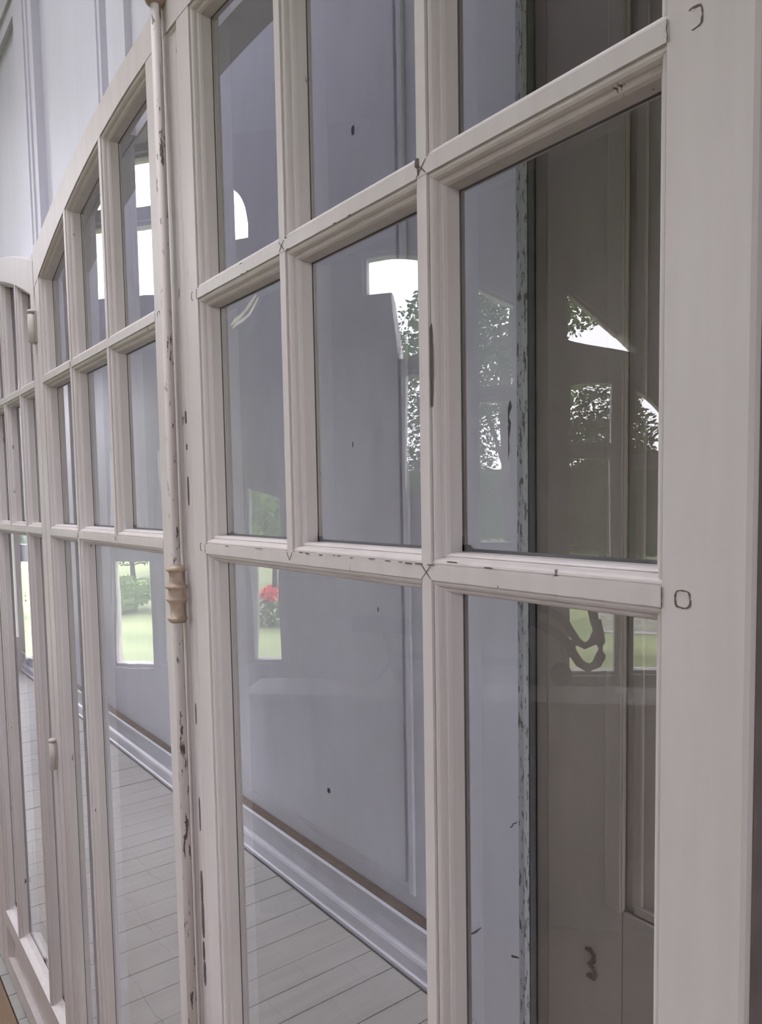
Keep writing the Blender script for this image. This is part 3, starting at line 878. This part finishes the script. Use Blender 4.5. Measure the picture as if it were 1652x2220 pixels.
# ------------------------------------------------------------------ wear: chips, cracks, flakes, stains
for k, (x, z, w, h, y, sl) in enumerate(((-0.4545, 1.5535, 0.0050, 0.066, 0.0017, 0.0), (-0.952, 1.560, 0.0050, 0.018, 0.0036, 0.0), (-0.952, 1.521, 0.0040, 0.009, 0.0036, 0.0), (-0.952, 1.463, 0.0045, 0.042, 0.0036, 0.0),
        (-0.9540, 0.915, 0.0075, 0.050, 0.0037, 0.0), (-0.9535, 0.868, 0.0090, 0.056, 0.0037, 0.0), (-0.9545, 0.822, 0.0065, 0.030, 0.0037, 0.0), (-0.9535, 0.790, 0.0080, 0.036, 0.0037, 0.0), (-0.9520, 1.02, 0.0030, 0.05, 0.0036, 0.0), (-0.953, 1.16, 0.0028, 0.03, 0.0036, 0.0),
        (-0.4665, 1.7125, 0.0055, 0.0075, -0.0008, 0.0), (-0.4650, 1.7065, 0.0022, 0.0090, -0.0008, 0.0), (-0.391, 1.3965, 0.010, 0.0012, -0.0008, 0.0), (-0.430, 1.3985, 0.014, 0.0012, -0.0008, 0.0))):
    own1(jag_patch('paint_chip', x, z, w, h, y, d1, M['chip'], 50 + k, 30))
def xcrack(own, root, x, z, s=0.0065, y=-0.0009):
    r = random.Random(int(abs(x) * 9999))
    for sx in (-1, 1):
        pts = [(x - sx * s * (1 - t) + sx * s * t + r.uniform(-0.0004, 0.0004), z - s * 0.95 + 2 * s * 0.95 * t) for t in (0, 0.2, 0.4, 0.6, 0.8, 1)]
        own(ribbon('mitre_crack', pts, 0.0006, M['crack'], root, y, 0.0003, r, 0.5))
xcrack(own1, d1, -0.6815, R1, 0.0050)
xcrack(own1, d1, -0.4615, R1, 0.0058)
xcrack(own1, d1, -0.4615, R2, 0.0058)
xcrack(own2, d2, -1.4718, R1, 0.0050)
xcrack(own2, d2, -1.4718, R2, 0.0050)
for x in (-0.8935, -0.2495):
    for zz in (R1, R2):
        r = random.Random(int(zz * 100) + int(x * 50))
        pts = [(x + (0.0005 if x > -0.5 else -0.0010) + r.uniform(-0.0004, 0.0004), zz - 0.0062 + 0.0124 * k / 6) for k in range(7)]
        own1(ribbon('joint_crack', pts, 0.0006, M['crack'], d1, -0.0009, 0.0003, r, 0.6))
# pointed end of the short bars
for own, root, x in ((own1, d1, -0.6815), (own2, d2, -1.2518)):
    for sx in (-1, 1):
        own(ribbon('joint_crack', [(x + sx * 0.0054, R2 + 0.0060), (x + sx * 0.0028, R2 + 0.0012), (x, R2 - 0.0030)], 0.0007, M['crack'], root, -0.0009, 0.0003))
# curled flakes of paint on the glass under the upper bar
for k, pts in enumerate(([(-0.8534, 1.6639), (-0.842, 1.6672), (-0.828, 1.6692), (-0.815, 1.6732), (-0.801, 1.6790), (-0.787, 1.6853)],
                         [(-0.8500, 1.6590), (-0.840, 1.6625), (-0.822, 1.6640), (-0.804, 1.6672), (-0.794, 1.6735), (-0.7818, 1.6815)])):
    own1(ribbon('paint_flake', pts, 0.0052 - 0.0012 * k, M['flake'], d1, GLY - 0.0016, 0.0006, random.Random(k), 0.25))
for k, (x, z, w, h) in enumerate(((-2.1687, 0.4222, 0.020, 0.020), (-1.9466, 2.5801, 0.018, 0.03), (-1.98, 1.62, 0.006, 0.02), (-2.05, 1.30, 0.005, 0.03), (-1.86, 1.10, 0.006, 0.016))):
    jag_patch('nail_hole', x, z, w, h, BY - 0.0065, wall_back, M['putty'], 90 + k, 12)
for k, (pts, w) in enumerate((([(-1.3557, 0.1423), (-1.335, 0.133), (-1.3123, 0.1236)], 0.009), ([(-1.31, 0.262), (-1.285, 0.261), (-1.262, 0.268)], 0.005), ([(-1.4427, 0.2449), (-1.42, 0.262), (-1.3975, 0.2857)], 0.004))):
    ribbon('scratch', pts, w, M['putty'], wall_back, BY - 0.0226, 0.0006, random.Random(k), 0.5)
stain_pts = [(-1.0790, 0.372), (-1.0650, 0.3745), (-1.0540, 0.366), (-1.0545, 0.352), (-1.0680, 0.337), (-1.0560, 0.332), (-1.0500, 0.322), (-1.0560, 0.310), (-1.0740, 0.308)]  # outline of a curved dark stain on the taupe boards
ribbon('wall_stain', stain_pts, 0.012, M['chip'], wall_taupe, BY + 0.0098, 0.004, random.Random(3), 0.3)

r = random.Random(12)
for k in range(16):
    x = r.uniform(-0.885, -0.26)
    own1(jag_patch('paint_chip', x, R2 + r.choice((0.0058, 0.0062, 0.0066)), r.uniform(0.003, 0.013), r.uniform(0.0006, 0.0014), -0.0007, d1, M['crack'], 200 + k, 14))
for k in range(8):
    x = r.uniform(-0.885, -0.26)
    own1(jag_patch('paint_chip', x, R1 + r.choice((-0.0060, 0.0058)), r.uniform(0.002, 0.007), r.uniform(0.0005, 0.0010), -0.0007, d1, M['crack'], 230 + k, 14))
# dark cabinet with gilt beading, standing in front of the bicycle
cab = empty('low_cabinet', gpt(-0.1, 0.0, -1.15))
cab.rotation_euler = (0, 0, math.atan2(GT.y, GT.x))
tag(cab, 'low dark cabinet with thin gilt beading in front of the bicycle', 'cabinet')
M['cabinet'] = paint('dark_cabinet_wood', (0.10, 0.075, 0.065), (0.15, 0.115, 0.10), rough=0.5, grain=(4, 30, 30), bump=0.05)
M['gilt'] = plain('gilt', (0.75, 0.58, 0.25), 0.3, 0.9)
bx('body', -0.85, 0.85, -0.02, 0.16, 0.05, 0.765, M['cabinet'], cab, 0.006)
bx('cabinet_top', -0.88, 0.88, -0.045, 0.18, 0.765, 0.79, M['cabinet'], cab, 0.005)
for k in range(4):
    x0 = -0.83 + k * 0.417
    dr = bx('cabinet_door', x0, x0 + 0.405, -0.032, -0.018, 0.09, 0.735, M['cabinet'], cab, 0.004)
    for a in (x0 + 0.03, x0 + 0.045, x0 + 0.36, x0 + 0.375):
        bx('gilt_bead', a - 0.0018, a + 0.0018, -0.036, -0.030, 0.16, 0.69, M['gilt'], dr)
for sx in (-0.8, 0.8):
    for sy in (0.01, 0.13):
        bx('foot', sx - 0.025, sx + 0.025, sy - 0.02, sy + 0.02, 0.0, 0.05, M['cabinet'], cab)

# grime gathered in the lower corners of the middle panes
for k, (x, z, w, h) in enumerate(((-0.6625, R2 + 0.0185, 0.016, 0.007), (-0.6655, R2 + 0.0215, 0.006, 0.012), (-0.4415, R2 + 0.0185, 0.018, 0.008), (-0.4455, R2 + 0.0220, 0.006, 0.014), (-0.40, R2 + 0.0170, 0.07, 0.0026), (-0.30, R2 + 0.0172, 0.06, 0.0030), (-0.56, R2 + 0.0168, 0.10, 0.0022), (-0.868, R2 + 0.0185, 0.012, 0.006))):
    own1(jag_patch('grime_patch', x, z, w, h, GLY - 0.0020, d1, M['putty'], 300 + k, 22))
for k, (x, z, w, h) in enumerate(((-1.4535, R2 + 0.0185, 0.018, 0.007), (-1.2335, R2 + 0.0190, 0.020, 0.008), (-1.2375, R2 + 0.0225, 0.007, 0.014))):
    own2(jag_patch('grime_patch', x, z, w, h, GLY - 0.0020, d2, M['putty'], 320 + k, 22))
for k, x in enumerate((-1.888, -2.07, -2.43)):
    own3(jag_patch('grime_patch', x, GB + 0.008, 0.030, 0.018, GLY - 0.0020, d3, M['putty'], 340 + k, 22))
